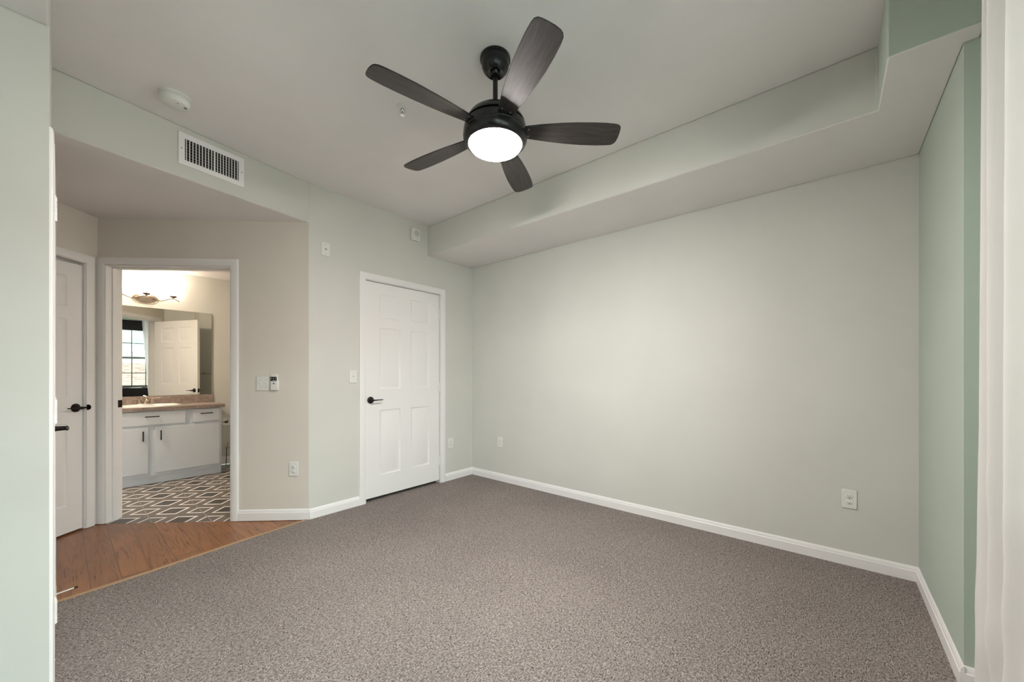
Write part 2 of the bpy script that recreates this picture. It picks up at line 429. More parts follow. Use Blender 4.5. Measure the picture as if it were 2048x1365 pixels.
bath_poly = [P0 + EV * 0.07, P1 - DW * 2.3 + EV * 0.07, (-1.36, YM + 0.05), (BX + 0.05, YM + 0.05), (BX + 0.05, 4.6)]
MB().prism(bath_poly, ZH, ZH + 0.08).build('ceiling_bathroom', M_CEIL, kind='structure')
# bathroom walls
wall('wall_bathroom_back', (-1.45, YM), 0, BX + 0.12 + 1.45, 0, ZH + 0.05)
wall('wall_bathroom_right', (BX, YM), -PI / 2, YM - 4.72, 0, ZH + 0.05)
Bc = Vector((1.09, 3.72))                                  # corner beside the door hinge
Bw = (Vector((BX + 0.1, 4.87)) - Bc).normalized()
# this wall looks back at the bathroom; face towards (-x, +y)
wall('wall_bathroom_front', (BX + 0.1, 4.87), math.atan2(-Bw.y, -Bw.x), (Vector((BX + 0.1, 4.87)) - Bc).length + 0.1, 0, ZH + 0.05)

# ---------------------------------------------------------------- floors
TH = [(XG, 3.078), (0.346, 3.123), (0.885, 3.212), (1.245, 3.255), (P0.x, YA)]
MB().prism([(XL, YW), (XB, YW), (XB, YA)] + TH[::-1] + [(XG, YF), (XL, YF)], -0.05, 0).build('floor', M_CARPET, kind='structure')
MB().prism([(1.5, YA), (XB, YA), (XB, 3.98), (1.5, 3.98)], -0.05, 0).build('floor_closet', M_CARPET, kind='structure')
MB().box(-0.64, XG, YF, 3.05, -0.05, 0).build('floor_closet_left', M_CARPET, kind='structure')
MB().box(-0.1, EL, 0.0, 0.62, -0.05, -0.004).build('floor_hall_closet', M_OAK, kind='structure', loc=(Eo.x, Eo.y, 0), rot=(0, 0, AE))
MB().prism([(p[0], p[1] + .002) for p in TH] + [P1, Eo, (-1.0, 3.17), (XG - .12, 3.17), (XG - 0.1, 3.0)], -0.05, -0.004).build('floor_hall', M_OAK, kind='structure')
MB().prism([P0, P1, P1 - DW * 2.3, (-1.36, YM), (BX, YM), (BX, 4.7)], -0.05, -0.003).build('floor_bathroom', M_TILE, kind='structure')
m = MB()
for (a, b) in zip(TH, TH[1:]):
    a = Vector(a); b = Vector(b); d = (b - a).normalized(); n = Vector((-d.y, d.x))
    m.prism([a - d * .001, b + d * .001, b + d * .001 + n * 0.02, a - d * .001 + n * 0.02], -0.004, 0.005)
m.build('trim_1', M_STRIP, kind='structure')

# ---------------------------------------------------------------- baseboards (p -> q with the room on the right-hand side)
baseboard('baseboard_back', [((P0.x, YA), (1.747, YA)), ((2.745, YA), (XB, YA))])
baseboard('baseboard_right', [((XB, YA), (XB, YC))])
baseboard('baseboard_front_right', [((XB, YC), (XR - BT, YC)), ((XR, YC), (XR, YW))])
baseboard('baseboard_front', [((XR, YW), (XL, YW))])
baseboard('baseboard_left', [((XL, YF), (XG - 0.01, YF))])
baseboard('baseboard_hall', [(P1 + DW * 1.082, P1 + DW * DL)], h=0.088)
baseboard('baseboard_far_left', [((XL, YW), (XL, YF))])
baseboard('baseboard_closet', [((XG, 2.90), (XG, 3.17))])
baseboard('baseboard_bathroom', [((1.27, YM), (BX, YM)), ((BX, YM), (BX, 4.8))], h=0.1)

# ---------------------------------------------------------------- doors
def leaf_mesh(W, H, T=0.035):
    """six-panel leaf, x 0..W, z 0..H, front face y=0, back face y=T; both faces moulded"""
    m = MB(); sl, sr, mid = 0.143, 0.133, 0.123
    if W < 0.75: sl = sr = 0.105; mid = 0.10
    pw = (W - sl - sr - mid) / 2
    k = H / 2.032
    zs = [(0.20 * k, 0.82 * k), (1.02 * k, 1.608 * k), (1.700 * k, 1.926 * k)]
    panels = [(x0, x0 + pw, a, b) for x0 in (sl, sl + pw + mid) for a, b in zs]
    xs = sorted({0, W} | {p[0] for p in panels} | {p[1] for p in panels})
    zz = sorted({0, H} | {p[2] for p in panels} | {p[3] for p in panels})
    for side in (0, 1):
        Y = (lambda d: d) if side == 0 else (lambda d: T - d)
        grid = {}
        def V(x, z):
            if (x, z) not in grid: grid[(x, z)] = m.bm.verts.new((x, Y(0), z))
            return grid[(x, z)]
        for i in range(len(xs) - 1):
            for j in range(len(zz) - 1):
                x0, x1, z0, z1 = xs[i], xs[i + 1], zz[j], zz[j + 1]
                c = [V(x0, z0), V(x1, z0), V(x1, z1), V(x0, z1)]
                if (x0, x1, z0, z1) in panels:
                    prev = c
                    for ins, dep in ((0.004, 0.004), (0.012, 0.007), (0.020, 0.007), (0.042, 0.0015)):
                        cur = [m.bm.verts.new((x0 + ins, Y(dep), z0 + ins)), m.bm.verts.new((x1 - ins, Y(dep), z0 + ins)),
                               m.bm.verts.new((x1 - ins, Y(dep), z1 - ins)), m.bm.verts.new((x0 + ins, Y(dep), z1 - ins))]
                        for q in range(4): m.bm.faces.new((prev[q], prev[(q + 1) % 4], cur[(q + 1) % 4], cur[q]))
                        prev = cur
                    m.bm.faces.new(prev)
                else: m.bm.faces.new(c)
    m.box(0.0, W, 0.0005, 0.001, 0.0, 0.0005)     # closes the slab: edges
    m.box(-0.0002, 0.001, 0, T, 0, H); m.box(W - 0.001, W + 0.0002, 0, T, 0, H)
    m.box(0, W, 0, T, -0.0002, 0.001); m.box(0, W, 0, T, H - 0.001, H + 0.0002)
    return m

def handle_meshes(parent, mt, x, y, z, dirx, out=-1, length=0.10, proj=0.052, flat=True):
    """lever handle on a face at y, pointing out along out*y, lever towards dirx*x"""
    h = bpy.data.objects.new('handle', None); 
    m = MB()
    s = out
    prof = [(0.0325, 0), (0.0325, 0.004), (0.029, 0.009), (0.020, 0.012), (0.013, 0.014), (0.011, 0.02), (0.010, proj - 0.008), (0.0105, proj), (0.008, proj + 0.004), (0, proj + 0.005)]
    m.lathe([(r, a * s) for r, a in prof], (x, y, z), 'Y', 28)
    # lever blade
    yb = y + s * (proj - 0.003)
    pts = [(x, yb, z), (x + dirx * 0.02, yb + s * 0.002, z), (x + dirx * length * 0.6, yb + s * 0.004, z + 0.001), (x + dirx * length, yb + s * 0.001, z + 0.0015)]
    m.tube(pts, [0.0085, 0.0062, 0.0048, 0.0042], 14)
    return m.build('handle', mt, parent)

def hinge(parent, x, y, z, mt=None):
    m = MB()
    for k in range(5): m.lathe([(0.0062, -0.0445 + k * 0.0178), (0.0062, -0.0445 + (k + 1) * 0.0178 - 0.0012)], (x, y, z), 'Z', 12)
    m.lathe([(0.0045, -0.046), (0.0045, 0.046)], (x, y, z), 'Z', 12)
    m.lathe([(0.003, 0.046), (0.0052, 0.048), (0.003, 0.052), (0, 0.053)], (x, y, z), 'Z', 12)
    m.box(x - 0.012, x + 0.012, y + 0.004, y + 0.0055, z - 0.0445, z + 0.0445)
    return m.build('hinge', mt or M_TRIM, parent)

def casing(parent, x0, x1, zt, w_=0.062, both=False, T=0.12, name='casing', left=True, proj=0.016):
    """moulded casing round an opening x0..x1, top zt, on the face y = 0 (and y = T)"""
    m = MB()
    def frame(y0, sgn):
        prof = [(0.0, 0.0), (0.0, 0.009), (0.006, 0.012), (0.018, 0.013), (0.024, proj - .002), (w_ - 0.012, proj), (w_ - 0.003, proj - 0.003), (w_, 0.004), (w_, 0.0)]
        path = [(x0 - 0.003, 0.0, -1, 0), (x0 - 0.003, zt + 0.003, -1, 1), (x1 + 0.003, zt + 0.003, 1, 1), (x1 + 0.003, 0.0, 1, 0)]
        rings = []
        for (px, pz, dx, dz) in path:
            rings.append([m.bm.verts.new((px + dx * a, y0 + sgn * b, pz + dz * a)) for a, b in prof])
        for A, B in zip(rings, rings[1:]):
            for i in range(len(prof)): m.bm.faces.new((A[i], A[(i + 1) % len(prof)], B[(i + 1) % len(prof)], B[i]))
        m.bm.faces.new(rings[0]); m.bm.faces.new(rings[-1])
    frame(0, -1)
    if both: frame(T, 1)
    return m.build(name, M_TRIM, parent)

def jamb(parent, x0, x1, zt, T=0.12, stop=None, th=0.004):
    m = MB()
    # jamb lining lies just inside the rough opening
    m.box(x0 - 0.001, x0 + th, -0.004, T + 0.004, 0, zt); m.box(x1 - th, x1 + 0.001, -0.004, T + 0.004, 0, zt)
    m.box(x0, x1, -0.004, T + 0.004, zt - th, zt + 0.001)
    if stop is not None:
        a, b = stop
        m.box(x0 + th, x0 + th + 0.010, a, b, 0, zt - th); m.box(x1 - th - 0.010, x1 - th, a, b, 0, zt - th)
        m.box(x0 + th, x1 - th, a, b, zt - th - 0.010, zt - th)
    return m.build('jamb', M_TRIM, parent)

# door_1: the closed closet door in the back wall
d1 = sroot('door_1', (P0.x, YA, 0), 0)
x0, x1 = DOOR_A[0], DOOR_A[1]
casing(d1, x0, x1, 2.066, 0.060); jamb(d1, x0, x1, 2.066, stop=(0.05, 0.062))
lf = leaf_mesh(x1 - x0 - 0.016, 2.028).build('leaf', M_TRIM, d1, loc=(x0 + 0.007, 0.010, 0.030))
handle_meshes(d1, M_BLACK, 1.860 - P0.x, 0.010, 0.948, 1)
MB().box(x0 + 0.003, x0 + 0.0075, -0.002, 0.012, 0.925, 0.985).build('strike_plate', M_SCREW, d1)
for z in (1.856, 1.047, 0.238): hinge(d1, x1 - 0.007, 0.002, z)

# door_2: bathroom doorway with its door standing open inside
d2 = sroot('door_2', (P1.x, P1.y, 0), AD)
x0, x1 = DOOR_D[0], DOOR_D[1]
casing(d2, x0, x1, 2.062, 0.058, both=True, T=0.128); jamb(d2, x0, x1, 2.062, T=0.128, stop=(0.045, 0.085), th=0.004)
MB().box(x0 + 0.003, x0 + 0.0058, 0.088, 0.130, 0.916, 0.976).build('strike_plate', M_BRONZE, d2)
MB().box(x0 + 0.0055, x0 + 0.0064, 0.099, 0.116, 0.928, 0.964).build('strike_plate', M_DARK, d2)
leafW = 0.94
wd = math.atan2(0.908, 0.42)               # world direction of the open leaf
lr = bpy.data.objects.new('leaf_pivot', None)
hp = P1 + DW * (x1 - 0.006) + EV * 0.150
# leaf mesh: local x along the leaf, placed in door_2's frame
la = wd - AD
hl = (x1 - 0.010, 0.142)
lf2 = leaf_mesh(leafW, 2.028).build('leaf', M_TRIM, d2, loc=(hl[0], hl[1], 0.012), rot=(0, 0, la))
hm = handle_meshes(lf2, M_BLACK, leafW - 0.065, 0.0, 0.925, -1, -1)
hm = handle_meshes(lf2, M_BLACK, leafW - 0.065, 0.035, 0.925, -1, 1)
MB().box(leafW, leafW + 0.001, 0.005, 0.030, 0.895, 0.955).build('latch_plate', M_BRONZE, lf2)
for z in (1.80, 1.0, 0.22): hinge(d2, x1 - 0.004, 0.137, z)

# door_3: closed door at the left side of the hall
d3 = sroot('door_3', (Eo.x, Eo.y, 0), AE)
x0, x1 = DOOR_E[0], DOOR_E[1]
casing(d3, x0, x1, 2.052, 0.060); jamb(d3, x0, x1, 2.052, stop=(0.05, 0.062))
leaf_mesh(x1 - x0 - 0.014, 2.015).build('leaf', M_TRIM, d3, loc=(x0 + 0.007, 0.012, 0.010))
handle_meshes(d3, M_BRONZE, x1 - 0.055, 0.012, 0.935, -1)
MB().tube([(x1 - 0.040, -0.018, 0.935), (x1 + 0.006, -0.018, 0.935)], 0.006).lathe([(0.021, 0), (0.021, 0.004), (0.015, 0.008), (0, 0.009)], (x1 + 0.004, -0.018, 0.935), 'X', 20).build('latch', M_BRONZE, d3)

# door_4: narrow closet door in the return wall by the near left wall
d4 = sroot('door_4', (XG, YF, 0), PI / 2)
x0, x1 = DOOR_G[0], DOOR_G[1]
casing(d4, x0, x1, 2.022, 0.060, proj=0.0115); jamb(d4, x0, x1, 2.022, stop=(0.05, 0.062))
leaf_mesh(x1 - x0 - 0.014, 1.985).build('leaf', M_TRIM, d4, loc=(x0 + 0.007, 0.004, 0.030))
handle_meshes(d4, M_BRONZE, x1 - 0.062, 0.004, 0.935, -1, proj=0.052, length=0.095)
for z in (1.81, 1.05, 0.30): hinge(d4, x0 + 0.004, -0.0125, z)

# ---------------------------------------------------------------- windows
def window(name, xa, xb):
    r_ = sroot(name, (0, YW, 0), PI)          # local x = -world x, local y = out of the room
    m = MB(); f = 0.045
    for (a, b, c, d) in ((xa, xa + f, 0.88, 2.28), (xb - f, xb, 0.88, 2.28), (xa + f, xb - f, 0.88, 0.88 + f), (xa + f, xb - f, 2.28 - f, 2.28), (xa + f, xb - f, 1.560, 1.605)):
        m.box(a, b, 0.06, 0.11, c, d)
    m.build('window_frame', M_WINF, r_)
    m = MB()
    for i in (1, 2, 3):
        x = xa + (xb - xa) * i / 4; m.box(x - 0.009, x + 0.009, 0.076, 0.094, 0.92, 2.24)
    for z in (1.22, 1.93): m.box(xa + f, xb - f, 0.0762, 0.0938, z - 0.009, z + 0.009)
    m.build('muntin', M_WINF, r_)
    MB().box(xa + f - .002, xb - f + .002, 0.083, 0.087, 0.92, 2.24).build('pane', M_GLASS, r_)
    MB().box(xa - 0.03, xb + 0.03, 0.0, 0.06, 0.855, 0.88).build('window_sill', M_TRIM, r_, bevel=0.004)
    return r_
window('window_1', -0.41, 0.55); window('window_2', -1.47, -0.51)
def blind(cx, label):
    t = thing('window_blind', label, 'window blind', (cx, YW + 0.0005, 0), 0, 'blinds on the two windows behind the camera')
    MB().box(-0.50, 0.50, 0, 0.032, 2.24, 2.47).build('valance', M_BLIND, t, bevel=0.003)
    m = MB()
    z = 1.00
    while z < 2.22:
        m.box(-0.475, 0.475, 0.002, 0.022, z, z + 0.0015); z += 0.052
    m.build('slat', M_SLAT, t)
    m = MB()
    for k in range(9): m.box(-0.475, 0.475, 0.001, 0.030, 0.54 + k * 0.035, 0.54 + k * 0.035 + 0.026)
    m.box(-0.47, 0.47, 0.004, 0.025, 0.54, 0.86)
    m.build('bottom_stack', M_BLIND, t)
    m = MB()
    for x in (-0.3, 0.3): m.box(x - 0.001, x + 0.001, 0.012, 0.014, 0.8, 2.26)
    m.build('cord', M_SLAT, t)
blind(0.99, 'black-valanced blind on the window nearest the white curtain')
blind(-0.07, 'black-valanced blind on the window farther from the white curtain')

# ---------------------------------------------------------------- curtain and rod
m = MB(); nu, nv = 90, 60
cols = []
for i in range(nu + 1):
    u = i / nu; col_ = []
    for j in range(nv + 1):
        v = j / nv; z = 0.015 + v * 2.545
        xa = 1.845 - 0.068 * z; xb = 1.30 - 0.06 * z
        x = xa + (xb - xa) * u
        ph = (u + 0.06 * v * math.sin(PI * u)) * 2 * PI * 3.6
        amp = (0.014 + 0.017 * v) * min(1, u * 9)
        y = -0.345 + amp * math.sin(ph) + 0.3 * amp * math.sin(2.3 * ph + 2 * v)
        cr = max(0, 1 - v * 2.4)
        y += min(1, u * 5) * cr * (0.008 * math.sin(v * 40 + u * 9) * math.sin(u * 9 + 1) + 0.004 * math.sin(v * 75 - u * 16))
        x += cr * 0.003 * math.sin(v * 30)
        col_.append(m.bm.verts.new((x, y, z)))
    cols.append(col_)
for i in range(nu):
    for j in range(nv): m.bm.faces.new((cols[i][j], cols[i + 1][j], cols[i + 1][j + 1], cols[i][j + 1]))
cur = m.build('curtain', M_FABRIC); 
sd = cur.modifiers.new('cloth', 'SOLIDIFY'); sd.thickness = 0.002
for p in cur.data.polygons: p.use_smooth = True
tag(cur, 'long white curtain panel hanging at the right edge beside the window', 'curtain')
t = thing('curtain_rod', 'black curtain rod on the window wall carrying the white curtain', 'curtain rod', (0, 0, 0))
MB().tube([(-0.62, -0.345, 2.572), (1.95, -0.345, 2.572)], 0.0105, 16).build('rod', M_BLACK, t)
for x in (-0.62, 1.95):
    s_ = 1 if x > 0 else -1
    MB().lathe([(0.0105, 0), (0.018, s_ * 0.006), (0.022, s_ * 0.02), (0.014, s_ * 0.034), (0, s_ * 0.038)], (x, -0.345, 2.572), 'X', 20).build('finial', M_BLACK, t)
for x in (-0.55, 0.70, 1.90):
    MB().tube([(x, YW + .002, 2.555), (x, -0.345, 2.555)], 0.005).box(x - 0.014, x + 0.014, YW, YW + 0.004, 2.53, 2.59).build('bracket', M_BLACK, t)

# ---------------------------------------------------------------- ceiling fan
FX, FY = 1.387, 1.272
fan = thing('ceiling_fan', 'black five-blade ceiling fan with lit round white lamp on the ceiling', 'ceiling fan', (FX, FY, 0), 0)
MB().lathe([(0.073, 2.76), (0.075, 2.757), (0.075, 2.744), (0.071, 2.742), (0.0695, 2.738), (0.069, 2.732), (0.067, 2.715), (0.060, 2.697), (0.048, 2.684), (0.043, 2.680),
            (0.038, 2.681), (0.022, 2.694), (0, 2.696)], seg=48).build('canopy', M_FAN, fan)
MB().lathe([(0.0, 2.70), (0.020, 2.695), (0.022, 2.694), (0.019, 2.684), (0.0125, 2.678), (0.0125, 2.47), (0.0, 2.47)], seg=24).build('downrod', M_FAN, fan)
MB().lathe([(0.0, 2.498), (0.030, 2.498), (0.034, 2.494), (0.085, 2.487), (0.110, 2.477), (0.130, 2.460), (0.144, 2.438), (0.148, 2.426), (0.125, 2.4255), (0.0, 2.4255)], seg=64).build('motor_cover', M_FAN, fan)
MB().lathe([(0.0, 2.4255), (0.120, 2.4255), (0.1205, 2.418), (0.147, 2.417), (0.153, 2.412), (0.156, 2.395), (0.1575, 2.378), (0.1555, 2.3755), (0.0, 2.3755)], seg=64).build('motor_housing', M_FAN, fan)
MB().lathe([(0.0, 2.3755), (0.1555, 2.3755), (0.1580, 2.373), (0.1590, 2.362), (0.1570, 2.350), (0.150, 2.337), (0.141, 2.329), (0.135, 2.326), (0.131, 2.327), (0.130, 2.332), (0, 2.332)], seg=64).build('light_kit', M_FAN, fan)
MB().lathe([(0.1295, 2.331), (0.129, 2.324), (0.122, 2.314), (0.105, 2.304), (0.075, 2.295), (0.04, 2.290), (0, 2.2885)], seg=64).build('lamp_lens', M_LENS, fan)
def blade_mesh():
    m = MB(); out = []
    # outline: root, leading edge, rounded tip, trailing edge
    lead = [(0.135, -0.034), (0.17, -0.040), (0.24, -0.051), (0.32, -0.060), (0.40, -0.0655), (0.48, -0.068), (0.54, -0.0675), (0.585, -0.064)]
    tip = [(0.603, -0.060), (0.614, -0.051), (0.618, -0.038), (0.6205, -0.010), (0.6205, 0.015), (0.617, 0.040), (0.610, 0.052), (0.598, 0.060)]
    trail = [(0.575, 0.064), (0.52, 0.067), (0.44, 0.067), (0.36, 0.062), (0.28, 0.054), (0.20, 0.043), (0.16, 0.037), (0.135, 0.034)]
    out = lead + tip + trail
    m.prism(out, -0.003, 0.003)
    return m
for k in range(5):
    ang = R(-50 + 2.6 + 72 * k)
    o = blade_mesh().build('blade', M_BLADE, fan, bevel=0.0015)
    o.location = (0, 0, 2.395)
    o.rotation_euler = Matrix.Rotation(ang, 3, 'Z').to_4x4().to_euler()
    Rm = Matrix.Rotation(ang, 4, 'Z') @ Matrix.Rotation(R(-12), 4, 'X')
    o.rotation_euler = Rm.to_euler()
    for yy in (-0.02, 0.02):
        MB().lathe([(0.003, 0), (0.003, -0.0015), (0.0015, -0.002), (0, -0.002)], (0.165, yy, -0.003), 'Z', 12).build('screw', M_SCREW, o)

# ---------------------------------------------------------------- ceiling details
t = thing('smoke_detector', 'round white smoke detector on the ceiling near the hall', 'smoke detector', (0.416, 2.834, ZC), R(20))
MB().lathe([(0.0, 0), (0.072, 0), (0.072, -0.010), (0.070, -0.0115), (0.0, -0.0115)], seg=48).build('mounting_base', M_PLASTIC, t)
MB().lathe([(0.0, -0.0115), (0.064, -0.0115), (0.064, -0.0185), (0.062, -0.019), (0.062, -0.021), (0.0665, -0.0215), (0.0665, -0.030), (0.064, -0.042), (0.060, -0.048), (0.056, -0.0505), (0, -0.0515)], seg=48).build('body', M_PLASTIC, t)
MB().lathe([(0.0125, -0.050), (0.0125, -0.0515), (0.0105, -0.0515), (0.0105, -0.054), (0, -0.054)], (0.0, -0.012, 0), seg=24).build('test_button', M_PLASTIC, t)
MB().lathe([(0.0028, -0.0510), (0.0028, -0.0525), (0, -0.0525)], (-0.004, -0.032, 0), seg=12).build('status_light', M_DARK, t)
m = MB()
for k in range(2): m.box(0.030 + 0.007 * k, 0.0335 + 0.007 * k, -0.034, -0.022, -0.0524, -0.0504)
m.build('sounder_slot', M_DARK, t)
m = MB()
for a in range(0, 360, 45):
    pts = [((0.0622) * math.cos(R(a + q)), 0.0622 * math.sin(R(a + q)), -0.020) for q in range(4, 38, 4)]
    m.tube(pts, 0.0011, 6)
m.build('vent_slot', M_DARK, t)

t = thing('fire_sprinkler', 'small chrome fire sprinkler head hanging from the ceiling beside the fan', 'sprinkler', (1.293, 1.926, ZC), R(-30))
MB().lathe([(0.0, 0), (0.034, 0), (0.033, -0.003), (0.024, -0.007), (0.014, -0.008), (0, -0.008)], seg=32).build('escutcheon', M_PLASTIC, t)
MB().lathe([(0.012, -0.008), (0.012, -0.016), (0.008, -0.018), (0.006, -0.022), (0, -0.022)], seg=20).build('nozzle', M_CHROME, t)
MB().tube([(-0.010, 0, -0.014), (-0.013, 0, -0.028), (-0.004, 0, -0.042), (0, 0, -0.044)], 0.0022, 8).tube([(0.010, 0, -0.014), (0.013, 0, -0.028), (0.004, 0, -0.042), (0, 0, -0.044)], 0.0022, 8).build('frame', M_CHROME, t)
MB().lathe([(0.002, -0.018), (0.002, -0.042), (0, -0.043)], seg=10).build('bulb', M_DARK, t)
MB().lathe([(0, -0.044), (0.012, -0.044), (0.013, -0.046), (0, -0.0465)], seg=16).build('deflector', M_CHROME, t)

# ---------------------------------------------------------------- air vent on the header
t = thing('air_vent', 'white rectangular air vent grille on the wall above the hall opening', 'air vent', (H0.x, H0.y, 0), AH)
a0, a1, b0, b1 = 0.508, 0.876, 2.517, 2.718; i0, i1, j0, j1 = 0.540, 0.842, 2.550, 2.685
m = MB(); m.box(a0, a1, -0.008, 0, b0, j0); m.box(a0, a1, -0.008, 0, j1, b1); m.box(a0, i0, -0.008, 0, j0, j1); m.box(i1, a1, -0.008, 0, j0, j1)
m.build('frame', M_TRIM, t)
MB().box(i0 - .004, i1 + .004, -0.0015, -0.0005, j0 - .004, j1 + .004).build('duct_shade', M_VENTBACK, t)  # near-black plate paints the shade of an opening that is not cut
for k in range(18):
    x = i0 + 0.008 + k * (i1 - i0 - 0.016) / 17
    wd_ = 0.0022 if k != 9 else 0.0045
    MB().box(x - wd_, x + wd_, -0.0075, -0.0045, j0 - .001, j1 + .001).build('louver', M_TRIM, t)
for k in range(7):
    z = j0 + 0.012 + k * 0.0185
    MB().box(i0, i1, -0.0030, -0.0018, z - 0.0009, z + 0.0009).build('rear_blade', M_GREY, t)
for x in (a0 + 0.015, a1 - 0.015): MB().lathe([(0.004, -0.008), (0.004, -0.0095), (0, -0.0095)], (x, 0, (b0 + b1) / 2), 'Y', 12).build('screw', M_GREY, t)

# ---------------------------------------------------------------- wall plates
def frame_of(wallname):
    return {'A': ((0, YA), 0), 'B': ((XB, 0), -PI / 2), 'D': ((P1.x, P1.y), AD)}[wallname]
def plate_thing(name, label, cat, wallname, s, z, group=None):
    (ox, oy), a = frame_of(wallname)
    if wallname == 'B': x, y = XB, s
    elif wallname == 'A': x, y = s, YA
    else: x, y = P1.x + DW.x * s, P1.y + DW.y * s
    return thing(name, label, cat, (x, y, z), a, group)
def plate(parent, w_, h_):
    return MB().box(-w_ / 2, w_ / 2, -0.006, 0, -h_ / 2, h_ / 2).build('plate', M_PLASTIC, parent, bevel=0.003)
def outlet(wallname, s, z, label):
    t = plate_thing('power_outlet', label, 'power outlet', wallname, s, z, 'duplex outlets low on the walls')
    plate(t, 0.072, 0.116)
    for dz in (0.0195, -0.0195):
        m = MB().lathe([(0.0172, -0.0055), (0.0172, -0.0078), (0.0160, -0.0085), (0, -0.0085)], (0, 0, dz), 'Y', 28, sx=1, sy=0.86)
        so = m.build('socket', M_PLASTIC, t)
        m = MB(); m.box(-0.0078, -0.0058, -0.0090, -0.0083, dz + 0.000, dz + 0.0085); m.box(0.0056, 0.0074, -0.0090, -0.0083, dz + 0.001, dz + 0.0078)
        m.lathe([(0.0028, -0.0083), (0.0028, -0.0090), (0, -0.0090)], (0, 0, dz - 0.0065), 'Y', 12)
        m.build('slot', M_DARK, so)
    MB().lathe([(0.003, -0.006), (0.003, -0.0072), (0, -0.0072)], (0, 0, 0), 'Y', 12).build('screw', M_SCREW, t)
    return t
outlet('A', 2.826, 0.413, 'white duplex outlet right of the closed white door')
outlet('B', 2.818, 0.432, 'white duplex outlet on the long wall near the far corner')
outlet('B', -0.092, 0.412, 'white duplex outlet on the long wall near the right corner')
outlet('D', 1.518, 0.414, 'white duplex outlet below the switches right of the bathroom doorway')
def toggle(t, x):
    MB().box(x - 0.0052, x + 0.0052, -0.0072, -0.0055, -0.012, 0.012).build('toggle_well', M_PLASTIC, t)
    m = MB(); m.box(x - 0.0035, x + 0.0035, -0.020, -0.006, -0.004, 0.0035, M=Matrix.Rotation(R(-25), 4, 'X')); m.build('toggle', M_PLASTIC, t, bevel=0.001)
    for z in (0.030, -0.030): MB().lathe([(0.0028, -0.006), (0.0028, -0.0072), (0, -0.0072)], (x, 0, z), 'Y', 12).build('screw', M_SCREW, t)
t = plate_thing('light_switch', 'single white light switch left of the closed white door', 'light switch', 'A', 1.686, 1.168); plate(t, 0.070, 0.114); toggle(t, 0)
t = plate_thing('light_switch', 'double white light switch right of the bathroom doorway', 'light switch', 'D', 1.279, 1.114); plate(t, 0.112, 0.116); toggle(t, -0.022); toggle(t, 0.024)
t = plate_thing('fan_remote', 'white fan remote with black keypad in its wall holder beside the double switch', 'remote control', 'D', 1.371, 1.124)
MB().box(-0.029, 0.031, -0.010, 0, -0.066, 0.010).build('holder', M_PLASTIC, t, bevel=0.003)
MB().box(-0.0265, 0.0285, -0.021, -0.008, -0.064, 0.066).build('body', M_PLASTIC, t, bevel=0.003)
MB().box(-0.0255, 0.0225, -0.0222, -0.0205, 0.012, 0.045).build('keypad', M_DARK, t)
m = MB()
for (x, z, r_) in ((-0.018, 0.030, 0.004), (-0.002, 0.030, 0.0042), (0.014, 0.038, 0.003), (0.014, 0.029, 0.003), (0.014, 0.018, 0.003)):
    m.lathe([(r_, -0.0222), (r_ * .9, -0.0232), (0, -0.0232)], (x, 0, z), 'Y', 14)
m.build('button', M_GREY, t)
MB().lathe([(0.0085, -0.0205), (0.0085, -0.0226), (0, -0.0228)], (-0.002, 0, 0.009), 'Y', 18).build('dial', M_PLASTIC, t)
MB().lathe([(0.0055, -0.0226), (0.0055, -0.0236), (0, -0.0236)], (-0.002, 0, 0.009), 'Y', 16).build('dial_cap', M_GREY, t)
MB().box(-0.006, 0.003, -0.0222, -0.0205, -0.014, -0.005).build('sensor', M_DARK, t)
t = plate_thing('cable_jack', 'small white wall plate with a round cable jack high beside the hall corner', 'wall jack', 'A', 1.4445, 2.249); plate(t, 0.070, 0.114)
MB().lathe([(0.0075, -0.006), (0.0075, -0.008), (0.0058, -0.0085), (0, -0.0085)], (0, 0, 0), 'Y', 18).build('jack', M_GREY, t)
MB().lathe([(0.0038, -0.008), (0.0038, -0.015), (0, -0.015)], (0, 0, 0), 'Y', 14).build('plug', M_CHROME, t)
for z in (0.040, -0.040): MB().lathe([(0.003, -0.006), (0.003, -0.0072), (0, -0.0072)], (0, 0, z), 'Y', 12).build('screw', M_GREY, t)
t = plate_thing('alarm_sounder', 'square white alarm sounder high on the wall beside the soffit', 'alarm', 'A', 2.345, 2.624)
MB().box(-0.054, 0.054, -0.030, 0, -0.062, 0.062).build('body', M_PLASTIC, t, bevel=0.012, bseg=4)
m = MB().lathe([(0.036, -0.030), (0.036, -0.0325), (0.033, -0.033), (0, -0.033)], (0.004, 0, 0.010), 'Y', 32); m.build('grille', M_PLASTIC, t)
m = MB()
for k in range(-4, 5):
    hw = math.sqrt(max(0, 0.030 ** 2 - (k * 0.0065) ** 2)); m.box(0.004 - hw, 0.004 + hw, -0.0336, -0.0328, 0.010 + k * 0.0065 - 0.0014, 0.010 + k * 0.0065 + 0.0014)
m.build('grille_slot', M_GREY, t)
MB().lathe([(0.003, -0.030), (0.003, -0.031), (0, -0.031)], (0.010, 0, -0.044), 'Y', 12).build('status_light', M_DARK, t)

# door stop on the closet wall baseboard
t = thing('door_stop', 'thin white spring door stop with dark tip low over the oak floor', 'door stop', (XG + BT, 3.098, 0.040))
MB().tube([(0, 0, 0), (0.003, 0, 0), (0.060, 0.012, 0.002)], [0.008, 0.0035, 0.0035], 12).build('rod', M_PLASTIC, t)
MB().tube([(0.060, 0.012, 0.002), (0.073, 0.0148, 0.0023)], 0.005, 12).build('tip', M_DARK, t)

